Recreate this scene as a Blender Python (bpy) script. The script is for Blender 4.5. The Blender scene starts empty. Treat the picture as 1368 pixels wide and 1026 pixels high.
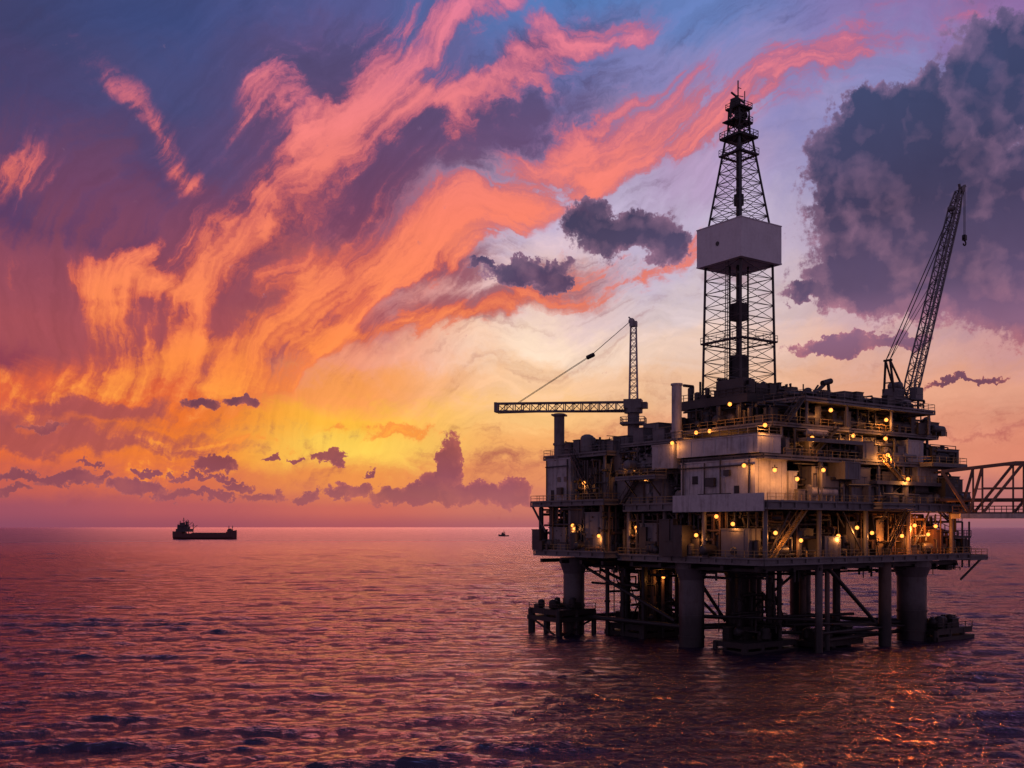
import bpy, math, random
import numpy as np
from mathutils import Vector
R=random.Random(7)
scene=bpy.context.scene
COL=scene.collection
F=1330.0
CAMH=20.0
def s2l(c):
    o=[]
    for v in c:
        v=v/255.0
        o.append(v/12.92 if v<=0.04045 else ((v+0.055)/1.055)**2.4)
    return (o[0],o[1],o[2],1.0)
# ------------------------------------------------------------------ node helper
class NT:
    def __init__(s,nt): s.nt=nt; nt.nodes.clear()
    def n(s,t,**k):
        nd=s.nt.nodes.new(t)
        for a,b in k.items(): setattr(nd,a,b)
        return nd
    def put(s,sock,v):
        if isinstance(v,bpy.types.NodeSocket): s.nt.links.new(v,sock)
        else: sock.default_value=v
    def m(s,op,a,b=None,c=None,clamp=False):
        nd=s.n('ShaderNodeMath',operation=op,use_clamp=clamp)
        s.put(nd.inputs[0],a)
        if b is not None: s.put(nd.inputs[1],b)
        if c is not None: s.put(nd.inputs[2],c)
        return nd.outputs[0]
    def v(s,op,a,b=None):
        nd=s.n('ShaderNodeVectorMath',operation=op)
        s.put(nd.inputs[0],a)
        if b is not None:
            if op=='SCALE': s.put(nd.inputs[3],b)
            else: s.put(nd.inputs[1],b)
        return nd.outputs[1] if op=='LENGTH' else nd.outputs[0]
    def mix(s,f,a,b,bt='MIX'):
        nd=s.n('ShaderNodeMix',data_type='RGBA',blend_type=bt)
        s.put(nd.inputs[0],f); s.put(nd.inputs[6],a); s.put(nd.inputs[7],b)
        return nd.outputs[2]
    def ss(s,x,a,b,o0=0.0,o1=1.0):
        nd=s.n('ShaderNodeMapRange',interpolation_type='SMOOTHSTEP')
        s.put(nd.inputs[0],x)
        for i,q in enumerate((a,b,o0,o1)): nd.inputs[i+1].default_value=q
        return nd.outputs[0]
    def lin(s,x,a,b,o0=0.0,o1=1.0):
        nd=s.n('ShaderNodeMapRange')
        s.put(nd.inputs[0],x)
        for i,q in enumerate((a,b,o0,o1)): nd.inputs[i+1].default_value=q
        return nd.outputs[0]
    def noise(s,vec,scale,detail=5,rough=0.55,dist=0.0,col=False,dim='3D'):
        nd=s.n('ShaderNodeTexNoise',noise_dimensions=dim)
        s.put(nd.inputs['Vector'],vec); nd.inputs['Scale'].default_value=scale
        nd.inputs['Detail'].default_value=detail; nd.inputs['Roughness'].default_value=rough
        nd.inputs['Distortion'].default_value=dist
        return nd.outputs['Color' if col else 'Fac']
    def voro(s,vec,scale,detail=3,rough=0.5):
        nd=s.n('ShaderNodeTexVoronoi',feature='F1',voronoi_dimensions='2D'); s.put(nd.inputs['Vector'],vec)
        nd.inputs['Scale'].default_value=scale; nd.inputs['Detail'].default_value=detail; nd.inputs['Roughness'].default_value=rough
        nd.normalize=True
        return nd.outputs['Distance']
    def ramp(s,x,stops,interp='LINEAR'):
        nd=s.n('ShaderNodeValToRGB'); cr=nd.color_ramp; cr.interpolation=interp
        stops=sorted(stops,key=lambda t:t[0])
        while len(cr.elements)<len(stops): cr.elements.new(0.5)
        for e,(p,c) in zip(cr.elements,stops): e.position=p
        for e,(p,c) in zip(cr.elements,stops): e.color=c
        s.put(nd.inputs[0],x)
        return nd.outputs[0]
# ------------------------------------------------------------------ SKY (world)
def sky_dir(px,py):
    az=math.atan((px-684)/F); el=math.atan((704-py)/F*math.cos(az))
    return az,el
def el_of(py): return (704-py)/F
W=bpy.data.worlds.new("World"); scene.world=W; W.use_nodes=True
T=NT(W.node_tree)
tc=T.n('ShaderNodeTexCoord').outputs['Generated']
sp=T.n('ShaderNodeSeparateXYZ'); T.put(sp.inputs[0],tc)
dx,dy,dz=sp.outputs
az=T.m('ARCTAN2',dx,dy); el=T.m('ARCSINE',dz)
cb=T.n('ShaderNodeCombineXYZ'); T.put(cb.inputs[0],az); T.put(cb.inputs[1],el); S=cb.outputs[0]
den=T.m('ADD',T.m('MAXIMUM',dz,0.0),0.16)
cb2=T.n('ShaderNodeCombineXYZ'); T.put(cb2.inputs[0],T.m('DIVIDE',dx,den)); T.put(cb2.inputs[1],T.m('DIVIDE',dy,den))
mp=T.n('ShaderNodeMapping'); T.put(mp.inputs[0],cb2.outputs[0]); mp.inputs['Rotation'].default_value=(0,0,math.radians(-14)); mp.inputs['Scale'].default_value=(1.0,0.26,1.0)
Q=mp.outputs[0]
bil=T.noise(S,9.0,6,0.62,0.0,True,'2D')
bilS=T.v('SUBTRACT',bil,(0.5,0.5,0.5))
big=T.v('SUBTRACT',T.noise(S,2.6,2,0.5,0.0,True,'2D'),(0.5,0.5,0.5))
streak=T.noise(T.v('ADD',Q,T.v('SCALE',big,0.7)),3.2,6,0.62,0,False,'2D')
Sw=T.v('ADD',S,T.v('SCALE',bilS,0.085))
fa0,fe0=-0.42,-0.42
fx_=T.m('SUBTRACT',az,fa0); fy_=T.m('SUBTRACT',el,fe0)
fth=T.m('ARCTAN2',fx_,fy_); frr=T.m('SQRT',T.m('ADD',T.m('MULTIPLY',fx_,fx_),T.m('MULTIPLY',fy_,fy_)))
cf=T.n('ShaderNodeCombineXYZ'); T.put(cf.inputs[0],T.m('SUBTRACT',T.m('MULTIPLY',fth,1.5),T.m('MULTIPLY',frr,1.0))); T.put(cf.inputs[1],T.m('MULTIPLY',frr,0.5))
FV=T.v('ADD',cf.outputs[0],T.v('ADD',T.v('SCALE',bilS,0.12),T.v('SCALE',big,0.55)))
filU=T.noise(FV,7.0,8,0.62,0.0,False,'2D')
HV=T.v('ADD',T.v('MULTIPLY',S,(0.9,5.5,1.0)),T.v('SCALE',T.v('ADD',bilS,big),0.35))
filH=T.noise(HV,4.5,7,0.62,0.0,False,'2D')
low=T.ss(el,0.19,0.10)
mxf=T.n('ShaderNodeMix',data_type='FLOAT'); T.put(mxf.inputs[0],low); T.put(mxf.inputs[2],filU); T.put(mxf.inputs[3],filH); fil=mxf.outputs[0]
fil2=T.noise(T.v('MULTIPLY',FV,(1.0,0.45,1.0)),28.0,5,0.62,0.0,False,'2D')
mix0=T.m('SUBTRACT',streak,0.5)
cbs=T.n('ShaderNodeCombineXYZ'); T.put(cbs.inputs[0],T.m('MULTIPLY',mix0,0.10)); T.put(cbs.inputs[1],T.m('MULTIPLY',mix0,0.12))
elgate=T.ss(el,0.06,0.24)
Sb=T.v('ADD',S,T.v('SCALE',T.v('ADD',cbs.outputs[0],T.v('SCALE',bilS,0.05)),elgate))
sb=T.n('ShaderNodeSeparateXYZ'); T.put(sb.inputs[0],Sb)
azb,elb=sb.outputs[0],T.m('ADD',sb.outputs[1],T.m('MULTIPLY',T.m('MULTIPLY',T.m('SUBTRACT',filH,0.5),0.05),T.ss(el,0.0,0.06)))
ELMAX=0.62
cols=[
 (0,[(0,(64,66,108)),(100,(74,66,108)),(200,(88,66,106)),(300,(96,62,100)),(400,(110,60,92)),(470,(142,64,82)),(515,(224,98,64)),(560,(180,86,84)),(600,(230,108,62)),(640,(200,95,82)),(680,(160,82,98)),(704,(142,76,98))]),
 (230,[(0,(62,74,124)),(100,(72,74,120)),(200,(84,70,112)),(300,(98,62,98)),(400,(128,66,88)),(470,(174,76,76)),(520,(224,98,60)),(560,(242,118,50)),(600,(240,126,52)),(640,(215,108,78)),(680,(182,90,95)),(704,(158,80,95))]),
 (470,[(0,(88,90,144)),(100,(104,84,130)),(200,(112,78,116)),(300,(148,84,110)),(400,(210,108,98)),(470,(242,152,120)),(520,(248,156,84)),(560,(255,188,66)),(600,(255,208,88)),(640,(240,148,76)),(680,(205,105,92)),(704,(174,88,95))]),
 (700,[(0,(84,122,184)),(100,(98,112,170)),(200,(120,112,162)),(300,(190,174,204)),(400,(232,198,196)),(470,(253,222,196)),(520,(248,200,158)),(560,(252,196,126)),(600,(246,172,104)),(640,(230,144,96)),(680,(205,118,102)),(704,(174,98,104))]),
 (950,[(0,(104,128,188)),(100,(142,136,188)),(200,(182,156,192)),(300,(196,182,208)),(400,(216,196,198)),(470,(234,200,182)),(520,(238,190,156)),(600,(232,160,124)),(680,(198,120,110)),(704,(170,104,110))]),
 (1200,[(0,(140,120,176)),(100,(138,136,188)),(200,(138,142,188)),(300,(178,156,182)),(400,(202,166,172)),(470,(224,172,156)),(520,(230,165,135)),(600,(225,145,115)),(680,(188,115,112)),(704,(158,100,112))]),
 (1368,[(0,(140,106,160)),(100,(112,114,166)),(300,(150,130,160)),(470,(205,150,148)),(520,(220,155,130)),(600,(220,135,110)),(680,(180,110,112)),(704,(150,98,112))]),
]
fel=T.lin(elb,0.0,ELMAX)
rc=[]
for px,st in cols:
    c=math.cos(math.atan((px-684)/F))
    stops=[(math.atan((704-py)/F*c)/ELMAX,s2l(v)) for py,v in st]
    stops.append((1.0,s2l((66,70,112))))
    rc.append((math.atan((px-684)/F),T.ramp(fel,stops,'EASE')))
base=rc[0][1]
for i in range(1,len(rc)):
    base=T.mix(T.ss(azb,rc[i-1][0],rc[i][0]),base,rc[i][1])
def ell(vec,px,py,rx,ry,rot=0,k=1.0):
    a,e=sky_dir(px,py)
    nd=T.n('ShaderNodeMapping',vector_type='TEXTURE'); T.put(nd.inputs[0],vec)
    nd.inputs['Location'].default_value=(a,e,0); nd.inputs['Rotation'].default_value=(0,0,math.radians(rot))
    nd.inputs['Scale'].default_value=(rx*k/F,ry*k/F,1)
    g=T.n('ShaderNodeTexGradient',gradient_type='SPHERICAL'); T.put(g.inputs[0],nd.outputs[0])
    return g.outputs['Fac']
def union(vec,lst,k=1.0,op='MAXIMUM',w=True):
    acc=None
    for e in lst:
        g=ell(vec,e[0],e[1],e[2],e[3],e[4] if len(e)>4 else 0,k)
        if len(e)>5: g=T.m('MULTIPLY',g,e[5])
        acc=g if acc is None else T.m(op,acc,g)
    return acc
lit=[(610,130,170,30,20),(445,205,140,36,50),(345,320,150,38,34),(405,400,190,44,50),(560,315,270,34,26),(830,205,290,28,20,.75),
     (235,478,130,24,20),(570,425,280,20,12),(590,8,110,24,14,.8),(4,225,24,50,-60,.5),(190,385,120,28,5),(330,458,110,38,60),(250,225,170,18,-42,0.38),
     (510,85,80,30,40,.8),(375,120,60,26,60,0.5),(720,400,130,14,8,.7),(1080,110,340,28,20,.35),(80,520,160,14,0,.6),(470,585,220,8,0,.45)]
dark=[(620,185,190,34,16),(560,350,110,24,14),(420,450,80,28,25),(650,395,140,24,8,.8),(110,585,210,16,-3),(200,412,100,26,-4),(430,120,90,60,45),(730,60,120,26,18,.6),
      (120,540,90,12,0,.8),(520,235,100,28,30),(60,400,200,80,0),(250,290,130,50,10,.9),(300,505,70,16,10,.7),(1330,570,150,8,0,.6),(130,250,200,60,-30,.7)]
jf=T.m('SUBTRACT',fil,0.5)
jit=T.m('ADD',T.m('MULTIPLY',jf,2.3),T.m('MULTIPLY',T.m('SUBTRACT',fil2,0.5),0.8))
ul=union(Sw,lit,2.25)
dlit=T.m('ADD',ul,T.m('MULTIPLY',jit,T.ss(ul,0.0,0.4,0.08,1.0)))
ddark=T.m('ADD',union(Sw,dark,1.5),T.m('MULTIPLY',jit,-0.8))
mlit=T.ss(dlit,0.12,1.15)
mdark=T.ss(ddark,0.12,0.75,0,0.85)
litcol=T.ramp(T.lin(el,0,ELMAX),[(el_of(600)/ELMAX,s2l((255,176,66))),(el_of(500)/ELMAX,s2l((255,144,68))),(el_of(420)/ELMAX,s2l((255,140,86))),(el_of(300)/ELMAX,s2l((248,130,104))),(el_of(180)/ELMAX,s2l((238,128,130))),(el_of(0)/ELMAX,s2l((222,122,158)))])
litmid=T.ramp(T.lin(el,0,ELMAX),[(el_of(600)/ELMAX,s2l((244,130,60))),(el_of(420)/ELMAX,s2l((216,94,76))),(el_of(250)/ELMAX,s2l((190,90,104))),(el_of(0)/ELMAX,s2l((152,96,148)))])
darkcol=T.ramp(T.lin(el,0,ELMAX),[(el_of(600)/ELMAX,s2l((170,82,84))),(el_of(450)/ELMAX,s2l((172,84,92))),(el_of(300)/ELMAX,s2l((118,70,102))),(el_of(150)/ELMAX,s2l((86,74,114))),(el_of(0)/ELMAX,s2l((80,88,140)))])
sky=T.mix(mdark,base,darkcol)
sky=T.mix(T.ss(mlit,0.0,0.5,0,.8),sky,litmid)
sky=T.mix(T.ss(mlit,0.15,1.0,0,0.92),sky,litcol)
fs=T.lin(T.m('ADD',T.m('MULTIPLY',fil,0.5),T.m('MULTIPLY',fil2,0.5)),0.3,0.7,0.87,1.13)
fsn=T.m('ADD',T.m('MULTIPLY',T.m('SUBTRACT',fs,1.0),T.ss(el,0.0,0.12)),1.0)
sky=T.v('SCALE',sky,fsn)
# cumulus
cum=[(1340,108,68,70),(1205,192,84,64),(1142,225,54,66),(1280,300,166,106),(1170,370,80,40),(1380,330,120,100),(1168,150,38,32),(1232,140,40,34),(1395,75,50,50),
 (835,310,74,28),(785,296,38,24),(893,328,30,25),(705,362,60,14),(642,350,22,7),(745,378,28,11),(1140,462,78,11),(1080,388,30,13),(1190,458,45,10),(1290,505,42,4),
 (266,543,24,9),(324,539,20,8),(60,568,24,6),(285,620,22,9),(38,632,40,5),(95,640,38,9),(137,635,14,5),(200,632,12,5),(272,636,42,4),(320,648,20,6),(440,608,22,7),
 (365,612,10,4),(390,612,8,5),(601,622,16,32),(588,645,34,19),(545,660,50,12),(625,664,48,12),(683,660,28,18),(460,656,28,11),(490,636,10,5),(410,666,19,7),(345,664,26,7),(180,652,36,10),
 (240,662,30,7),(290,662,22,6),(20,650,20,5),(120,618,18,3),(650,657,18,13)]
bw=T.noise(S,30.0,5,0.66,0,True,'2D')
bwS=T.v('SUBTRACT',bw,(0.5,0.5,0.5))
Sc=T.v('ADD',S,T.v('SCALE',bwS,0.040))
Sv=T.v('ADD',S,T.v('SCALE',bwS,0.020))
vo=T.voro(Sv,34.0,4,0.62)
voO=T.voro(T.v('ADD',Sv,(-0.011,-0.010,0)),15.0,3,0.6)
voB=T.voro(Sv,15.0,3,0.6)
cn=T.noise(S,80.0,4,0.68,0,False,'2D')
cnb=T.noise(S,8.0,4,0.55,0,False,'2D')
cbase=union(Sc,cum,1.48)
plate=T.ss(cbase,0.0,0.66,0.0,1.35)
cd=T.m('ADD',plate,T.m('ADD',T.m('MULTIPLY',T.m('SUBTRACT',0.36,vo),1.15),T.m('MULTIPLY',T.m('SUBTRACT',cn,0.5),1.1)))
mc=T.ss(cd,0.36,0.74)
ccol=T.ramp(T.lin(el,0,ELMAX),[(0.0,s2l((150,84,100))),(el_of(640)/ELMAX,s2l((146,78,92))),(el_of(600)/ELMAX,s2l((144,72,80))),(el_of(540)/ELMAX,s2l((112,66,86))),(el_of(460)/ELMAX,s2l((132,94,122))),(el_of(410)/ELMAX,s2l((92,74,106))),(el_of(310)/ELMAX,s2l((66,60,92))),(el_of(180)/ELMAX,s2l((60,68,104))),(el_of(60)/ELMAX,s2l((62,70,108)))])
rimc=T.ramp(T.lin(el,0,ELMAX),[(0.0,s2l((205,112,105))),(el_of(560)/ELMAX,s2l((218,112,90))),(el_of(400)/ELMAX,s2l((190,134,154))),(el_of(100)/ELMAX,s2l((154,122,166)))])
rim=T.m('SUBTRACT',1.0,T.ss(T.m('ADD',cbase,T.m('MULTIPLY',T.m('SUBTRACT',0.36,vo),0.25)),0.1,0.6))
shade=T.lin(T.m('SUBTRACT',voO,voB),-0.25,0.25,-0.30,0.34)
rimf=T.m('ADD',T.m('MULTIPLY',rim,0.6),shade,clamp=True)
cumc=T.mix(rimf,ccol,rimc)
cumc=T.v('SCALE',cumc,T.lin(cnb,0.3,0.7,0.88,1.12))
haze=T.ss(el,0.0,0.05,0.55,0.97)
sky=T.mix(T.m('MULTIPLY',mc,haze),sky,cumc)
backc=T.ramp(T.lin(el,0,1.5),[(0.0,s2l((160,126,148))),(0.3,s2l((130,114,150))),(1.0,s2l((84,88,128)))])
sky=T.mix(T.ss(dy,0.72,0.1),sky,backc)
sky=T.mix(T.ss(el,0.62,0.95),sky,s2l((82,82,122)))
bg=T.n('ShaderNodeBackground'); T.put(bg.inputs[0],sky); bg.inputs[1].default_value=1.0
out=T.n('ShaderNodeOutputWorld'); T.nt.links.new(bg.outputs[0],out.inputs[0])
# ------------------------------------------------------------------ materials
def paint(name,c,rough=0.55,metal=0.0,dirt=(60,40,32),amt=0.5,splash=False):
    m=bpy.data.materials.new(name); m.use_nodes=True
    t=NT(m.node_tree)
    co=t.n('ShaderNodeTexCoord').outputs['Object']
    n1=t.noise(co,0.35,5,0.65)
    mpp=t.n('ShaderNodeMapping'); t.put(mpp.inputs[0],co); mpp.inputs['Scale'].default_value=(1.6,1.6,0.12)
    n2=t.noise(mpp.outputs[0],1.2,4,0.7)
    f=t.ss(t.m('ADD',t.m('MULTIPLY',n1,0.5),t.m('MULTIPLY',n2,0.5)),0.46,0.66,0,amt)
    base=tuple(c)+(1.0,)
    d=s2l(dirt)
    colr=t.mix(f,base,d)
    colr=t.mix(t.ss(t.noise(co,2.5,2),0.3,0.7,0,min(0.35,amt)),colr,tuple(x*0.6 for x in c)+(1,))
    if splash:
        g=t.n('ShaderNodeNewGeometry'); s=t.n('ShaderNodeSeparateXYZ'); t.put(s.inputs[0],g.outputs['Position'])
        colr=t.mix(t.ss(t.m('ADD',s.outputs[2],t.m('MULTIPLY',n2,4.0)),5.5,10.0),(0.010,0.009,0.010,1),colr)
    b=t.n('ShaderNodeBsdfPrincipled'); t.put(b.inputs['Base Color'],colr)
    b.inputs['Metallic'].default_value=metal
    t.put(b.inputs['Roughness'],t.lin(n1,0.3,0.7,rough-0.12,rough+0.15))
    o=t.n('ShaderNodeOutputMaterial'); t.nt.links.new(b.outputs[0],o.inputs[0])
    return m
M_white=paint('white_paint',(0.34,0.32,0.32),0.5,amt=0.6)
M_box=paint('clean_white_paint',(0.42,0.40,0.40),0.5,amt=0.55,dirt=(84,70,64))
M_clean=paint('smooth_white_paint',(0.56,0.54,0.55),0.5,amt=0.18,dirt=(120,106,100))
M_grey=paint('grey_paint',(0.13,0.12,0.125),0.55,amt=0.6)
M_steel=paint('dark_steel',(0.040,0.036,0.038),0.5,0.2,amt=0.6)
M_black=paint('black_steel',(0.015,0.013,0.015),0.55,0.2,amt=0.4)
M_rust=paint('rusty_steel',(0.085,0.045,0.03),0.7,amt=0.6)
M_bridge=paint('brown_bridge_steel',(0.11,0.07,0.06),0.7,amt=0.5)
M_yellow=paint('yellow_rail_paint',(0.34,0.22,0.08),0.55,amt=0.5)
M_leg=paint('leg_paint',(0.085,0.075,0.08),0.5,amt=0.6,splash=True)
M_brown=paint('brown_leg_paint',(0.09,0.055,0.042),0.6,amt=0.6,splash=True)
M_hull=paint('red_hull_paint',(0.10,0.028,0.03),0.6,amt=0.4)
M_ship=paint('ship_upper_paint',(0.05,0.03,0.04),0.6,amt=0.4)
M_glass=bpy.data.materials.new('dark_glass'); M_glass.use_nodes=True
_t=NT(M_glass.node_tree); _b=_t.n('ShaderNodeBsdfPrincipled'); _b.inputs['Base Color'].default_value=(0.02,0.02,0.025,1); _b.inputs['Roughness'].default_value=0.08
_o=_t.n('ShaderNodeOutputMaterial'); _t.nt.links.new(_b.outputs[0],_o.inputs[0])
def emis(name,c,s):
    m=bpy.data.materials.new(name); m.use_nodes=True; t=NT(m.node_tree)
    e=t.n('ShaderNodeEmission'); e.inputs[0].default_value=c; e.inputs[1].default_value=s
    o=t.n('ShaderNodeOutputMaterial'); t.nt.links.new(e.outputs[0],o.inputs[0]); return m
M_bulb=emis('warm_bulb',(1.0,0.29,0.05,1),3.2)
# ------------------------------------------------------------------ mesh builder
class MB:
    def __init__(s): s.v=[]; s.f=[]; s.sm=[]
    def add(s,vs,fs,sm=False):
        o=len(s.v); s.v+=[tuple(v) for v in vs]; s.f+=[tuple(i+o for i in f) for f in fs]; s.sm+=[sm]*len(fs)
    def box(s,x0,y0,z0,x1,y1,z1):
        s.add([(x0,y0,z0),(x1,y0,z0),(x1,y1,z0),(x0,y1,z0),(x0,y0,z1),(x1,y0,z1),(x1,y1,z1),(x0,y1,z1)],
              [(3,2,1,0),(4,5,6,7),(0,1,5,4),(1,2,6,5),(2,3,7,6),(3,0,4,7)])
    def tube(s,p,q,r,n=8,r2=None,cap=True,sm=True):
        p=Vector(p); q=Vector(q); d=q-p
        if d.length<1e-5: return
        d.normalize(); a=Vector((0,0,1)) if abs(d.z)<0.9 else Vector((1,0,0))
        e1=d.cross(a).normalized(); e2=d.cross(e1)
        r2=r if r2 is None else r2
        vs=[]; ph=math.pi/n
        for c,rr in ((p,r),(q,r2)):
            for i in range(n):
                t=2*math.pi*i/n+ph; vs.append(c+e1*(math.cos(t)*rr)+e2*(math.sin(t)*rr))
        fs=[(i,i+n,(i+1)%n+n,(i+1)%n) for i in range(n)]
        s.add(vs,fs,sm and n>5)
        if cap:
            s.add(vs[:n],[tuple(range(n))]); s.add(vs[n:],[tuple(reversed(range(n)))])
    def beam(s,p,q,w): s.tube(p,q,w*0.7071,4,sm=False)
    def capsule(s,p,q,r,n=14):
        p=Vector(p); q=Vector(q); d=(q-p).normalized()
        s.tube(p,q,r,n,cap=False)
        for c,sg in ((p,-1),(q,1)):
            s.tube(c,c+d*(sg*r*0.3),r,n,r2=r*0.82,cap=False); s.tube(c+d*(sg*r*0.3),c+d*(sg*r*0.5),r*0.82,n,r2=r*0.4)
    def rail(s,pts,z,h=1.15,step=1.9,w=0.07):
        for a,b in zip(pts[:-1],pts[1:]):
            a=Vector((a[0],a[1],z)); b=Vector((b[0],b[1],z)); L=(b-a).length; k=max(1,int(L/step))
            for i in range(k+1):
                p=a.lerp(b,i/k); s.beam(p,p+Vector((0,0,h)),w)
            for hh in (h,h*0.55): s.beam(a+Vector((0,0,hh)),b+Vector((0,0,hh)),w*(1.0 if hh==h else 0.8))
            s.beam(a+Vector((0,0,0.08)),b+Vector((0,0,0.08)),0.14)
    def lattice(s,P,Qs,n,w,wb,x=True):
        P=[Vector(p) for p in P]; Qs=[Vector(q) for q in Qs]
        for a,b in zip(P,Qs): s.beam(a,b,w)
        for k in range(n+1):
            t=k/n; c=[a.lerp(b,t) for a,b in zip(P,Qs)]
            for i in range(4): s.beam(c[i],c[(i+1)%4],wb)
            if k<n:
                t2=(k+1)/n; c2=[a.lerp(b,t2) for a,b in zip(P,Qs)]
                for i in range(4):
                    j=(i+1)%4
                    if x: s.beam(c[i],c2[j],wb*0.8); s.beam(c[j],c2[i],wb*0.8)
                    elif (k+i)%2: s.beam(c[i],c2[j],wb*0.8)
                    else: s.beam(c[j],c2[i],wb*0.8)
    def clutter(s,x0,x1,y0,y1,z0,z1,n,rr,kinds='phvbtc'):
        for _ in range(n):
            k=rr.choice(kinds); x=rr.uniform(x0,x1); y=rr.uniform(y0,y1); z=rr.uniform(z0,z1); H=z1-z0
            if k=='p':
                L=rr.uniform(3,14); a=max(x0,x-L/2); b=min(x1,x+L/2); r=rr.uniform(.07,.28)
                s.tube((a,y,z),(b,y,z),r,8); s.tube((b,y,z),(b,y,max(z0,z-rr.uniform(.5,3))),r,8)
            elif k=='h':
                L=rr.uniform(3,12); a=max(y0,y-L/2); b=min(y1,y+L/2); r=rr.uniform(.07,.28)
                s.tube((x,a,z),(x,b,z),r,8); s.tube((x,a,z),(x,a,max(z0,z-rr.uniform(.5,3))),r,8)
            elif k=='v': s.tube((x,y,z0),(x,y,z1),rr.uniform(.06,.25),8)
            elif k=='b':
                a=rr.uniform(.5,2.0); b=rr.uniform(.5,2.0); h=rr.uniform(.6,min(3.0,H)); s.box(x-a/2,y-b/2,z0,x+a/2,y+b/2,z0+h)
                s.box(x-a/2-.1,y-b/2-.1,z0+h,x+a/2+.1,y+b/2+.1,z0+h+.1)
            elif k=='B':
                a=rr.uniform(2,4.5); b=rr.uniform(1.5,3); h=rr.uniform(min(2,H*.5),H*.95); s.box(x-a/2,y,z0,x+a/2,y+b,z0+h); s.box(x-a/2-.1,y-.1,z0+h,x+a/2+.1,y+b+.1,z0+h+.12)
            elif k=='t':
                r=rr.uniform(.4,.9); L=rr.uniform(2,4.5); s.capsule((x-L/2,y,z0+r+.4),(x+L/2,y,z0+r+.4),r)
                for q in (-L/3,L/3): s.box(x+q-.12,y-r*.7,z0,x+q+.12,y+r*.7,z0+.6)
            elif k=='c':
                r=rr.uniform(.35,.9); h=rr.uniform(1.2,min(4,H)); s.capsule((x,y,z0+r*.5),(x,y,z0+h),r)
            elif k=='d':
                x2=min(x1,max(x0,x+rr.choice((-1,1))*rr.uniform(1,H))); s.beam((x,y,z0),(x2,y,z1),rr.uniform(.12,.25))
    def stairs(s,p,q,w=0.9):
        p=Vector(p); q=Vector(q); d=q-p; h=Vector((d.x,d.y,0)).normalized(); sd=Vector((-h.y,h.x,0))*w/2
        for sg in (1,-1):
            s.beam(p+sd*sg,q+sd*sg,0.22); s.beam(p+sd*sg+Vector((0,0,1.1)),q+sd*sg+Vector((0,0,1.1)),0.08)
            for i in range(6): 
                c=p.lerp(q,i/5)+sd*sg; s.beam(c,c+Vector((0,0,1.1)),0.07)
        k=max(3,int(abs(d.z)/0.25))
        for i in range(1,k):
            c=p.lerp(q,i/k); s.beam(c-sd,c+sd,0.16)
    def obj(s,name,mat,parent=None,**props):
        me=bpy.data.meshes.new(name); me.from_pydata(s.v,[],s.f); me.update()
        me.polygons.foreach_set('use_smooth',s.sm)
        me.materials.append(mat)
        o=bpy.data.objects.new(name,me); COL.objects.link(o)
        if parent: o.parent=parent
        for k,v in props.items(): o[k]=v
        return o
def empty(name,loc,rotz,label,cat,parent=None):
    e=bpy.data.objects.new(name,None); e.location=loc; e.rotation_euler=(0,0,rotz); COL.objects.link(e)
    if label: e['label']=label
    if cat: e['category']=cat
    if parent: e.parent=parent
    return e
# ------------------------------------------------------------------ PLATFORM frame
TH=math.radians(35); CX,CY=37.9,150.0; cs,sn=math.cos(TH),math.sin(TH)
def wxy(u,v): return CX+cs*u-sn*v, CY+sn*u+cs*v
def U(px,v):
    k=(px-684)/F; return (k*(CY+cs*v)-CX+sn*v)/(cs-k*sn)
def V(px,u):
    k=(px-684)/F; return (CX+cs*u-k*(CY+sn*u))/(sn+k*cs)
def Z(u,v,py): return CAMH+(704-py)*wxy(u,v)[1]/F
plat=empty('oil_platform',(CX,CY,0),TH,'grey steel offshore oil platform with lit decks on sea legs','oil platform')
P=plat
def leg(u,v,r,zt=14.2,mat=M_leg,flare=True,name='leg',n=28):
    m=MB(); m.tube((u,v,-12),(u,v,zt-3 if flare else zt),r,n)
    if flare:
        m.tube((u,v,zt-3),(u,v,zt-1.2),r,n,r2=r*1.3,cap=False); m.tube((u,v,zt-1.2),(u,v,zt),r*1.3,n)
    for z in (1.5,5.0): m.tube((u,v,z),(u,v,z+0.35),r*1.06,n)
    m.obj(name,mat,P)
leg(3,18,2.1); leg(42.5,3,2.5); leg(1,47,2.0); leg(12,16,2.0,mat=M_black); leg(42,27,2.0,mat=M_black); leg(22,45,2.0,mat=M_black); leg(28,27,1.8,mat=M_black)
leg(32,1.2,1.05,mat=M_brown,flare=False,name='support_column',n=16)
leg(14,0.8,0.6,mat=M_leg,flare=False,name='support_column',n=12)
leg(17,1.5,0.4,mat=M_brown,flare=False,name='support_column',n=12)
leg(20,20,0.9,mat=M_steel,flare=False,name='support_column',n=12); leg(24,12,.6,mat=M_brown,flare=False,name='support_column',n=12)
leg(36,14,0.7,mat=M_steel,flare=False,name='support_column',n=12)
for i in range(16):
    u=3+R.uniform(0,13); v=30+R.uniform(0,12); m=MB(); r=R.uniform(.3,.6)
    m.tube((u,v,-10),(u,v,14.2),r,10); m.tube((u,v,6),(u,v,6.4),r*1.4,10); m.tube((u,v,10),(u,v,10.3),r*1.3,10)
    m.obj('conductor_pipe',M_black if i%3 else M_brown,P)
for i in range(8):
    u=8+R.uniform(0,9); v=8+R.uniform(0,12); m=MB(); r=R.uniform(.25,.5)
    m.tube((u,v,-10),(u,v,14.2),r,10); m.tube((u,v,7),(u,v,7.4),r*1.4,10)
    m.obj('conductor_pipe',M_black,P)
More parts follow.
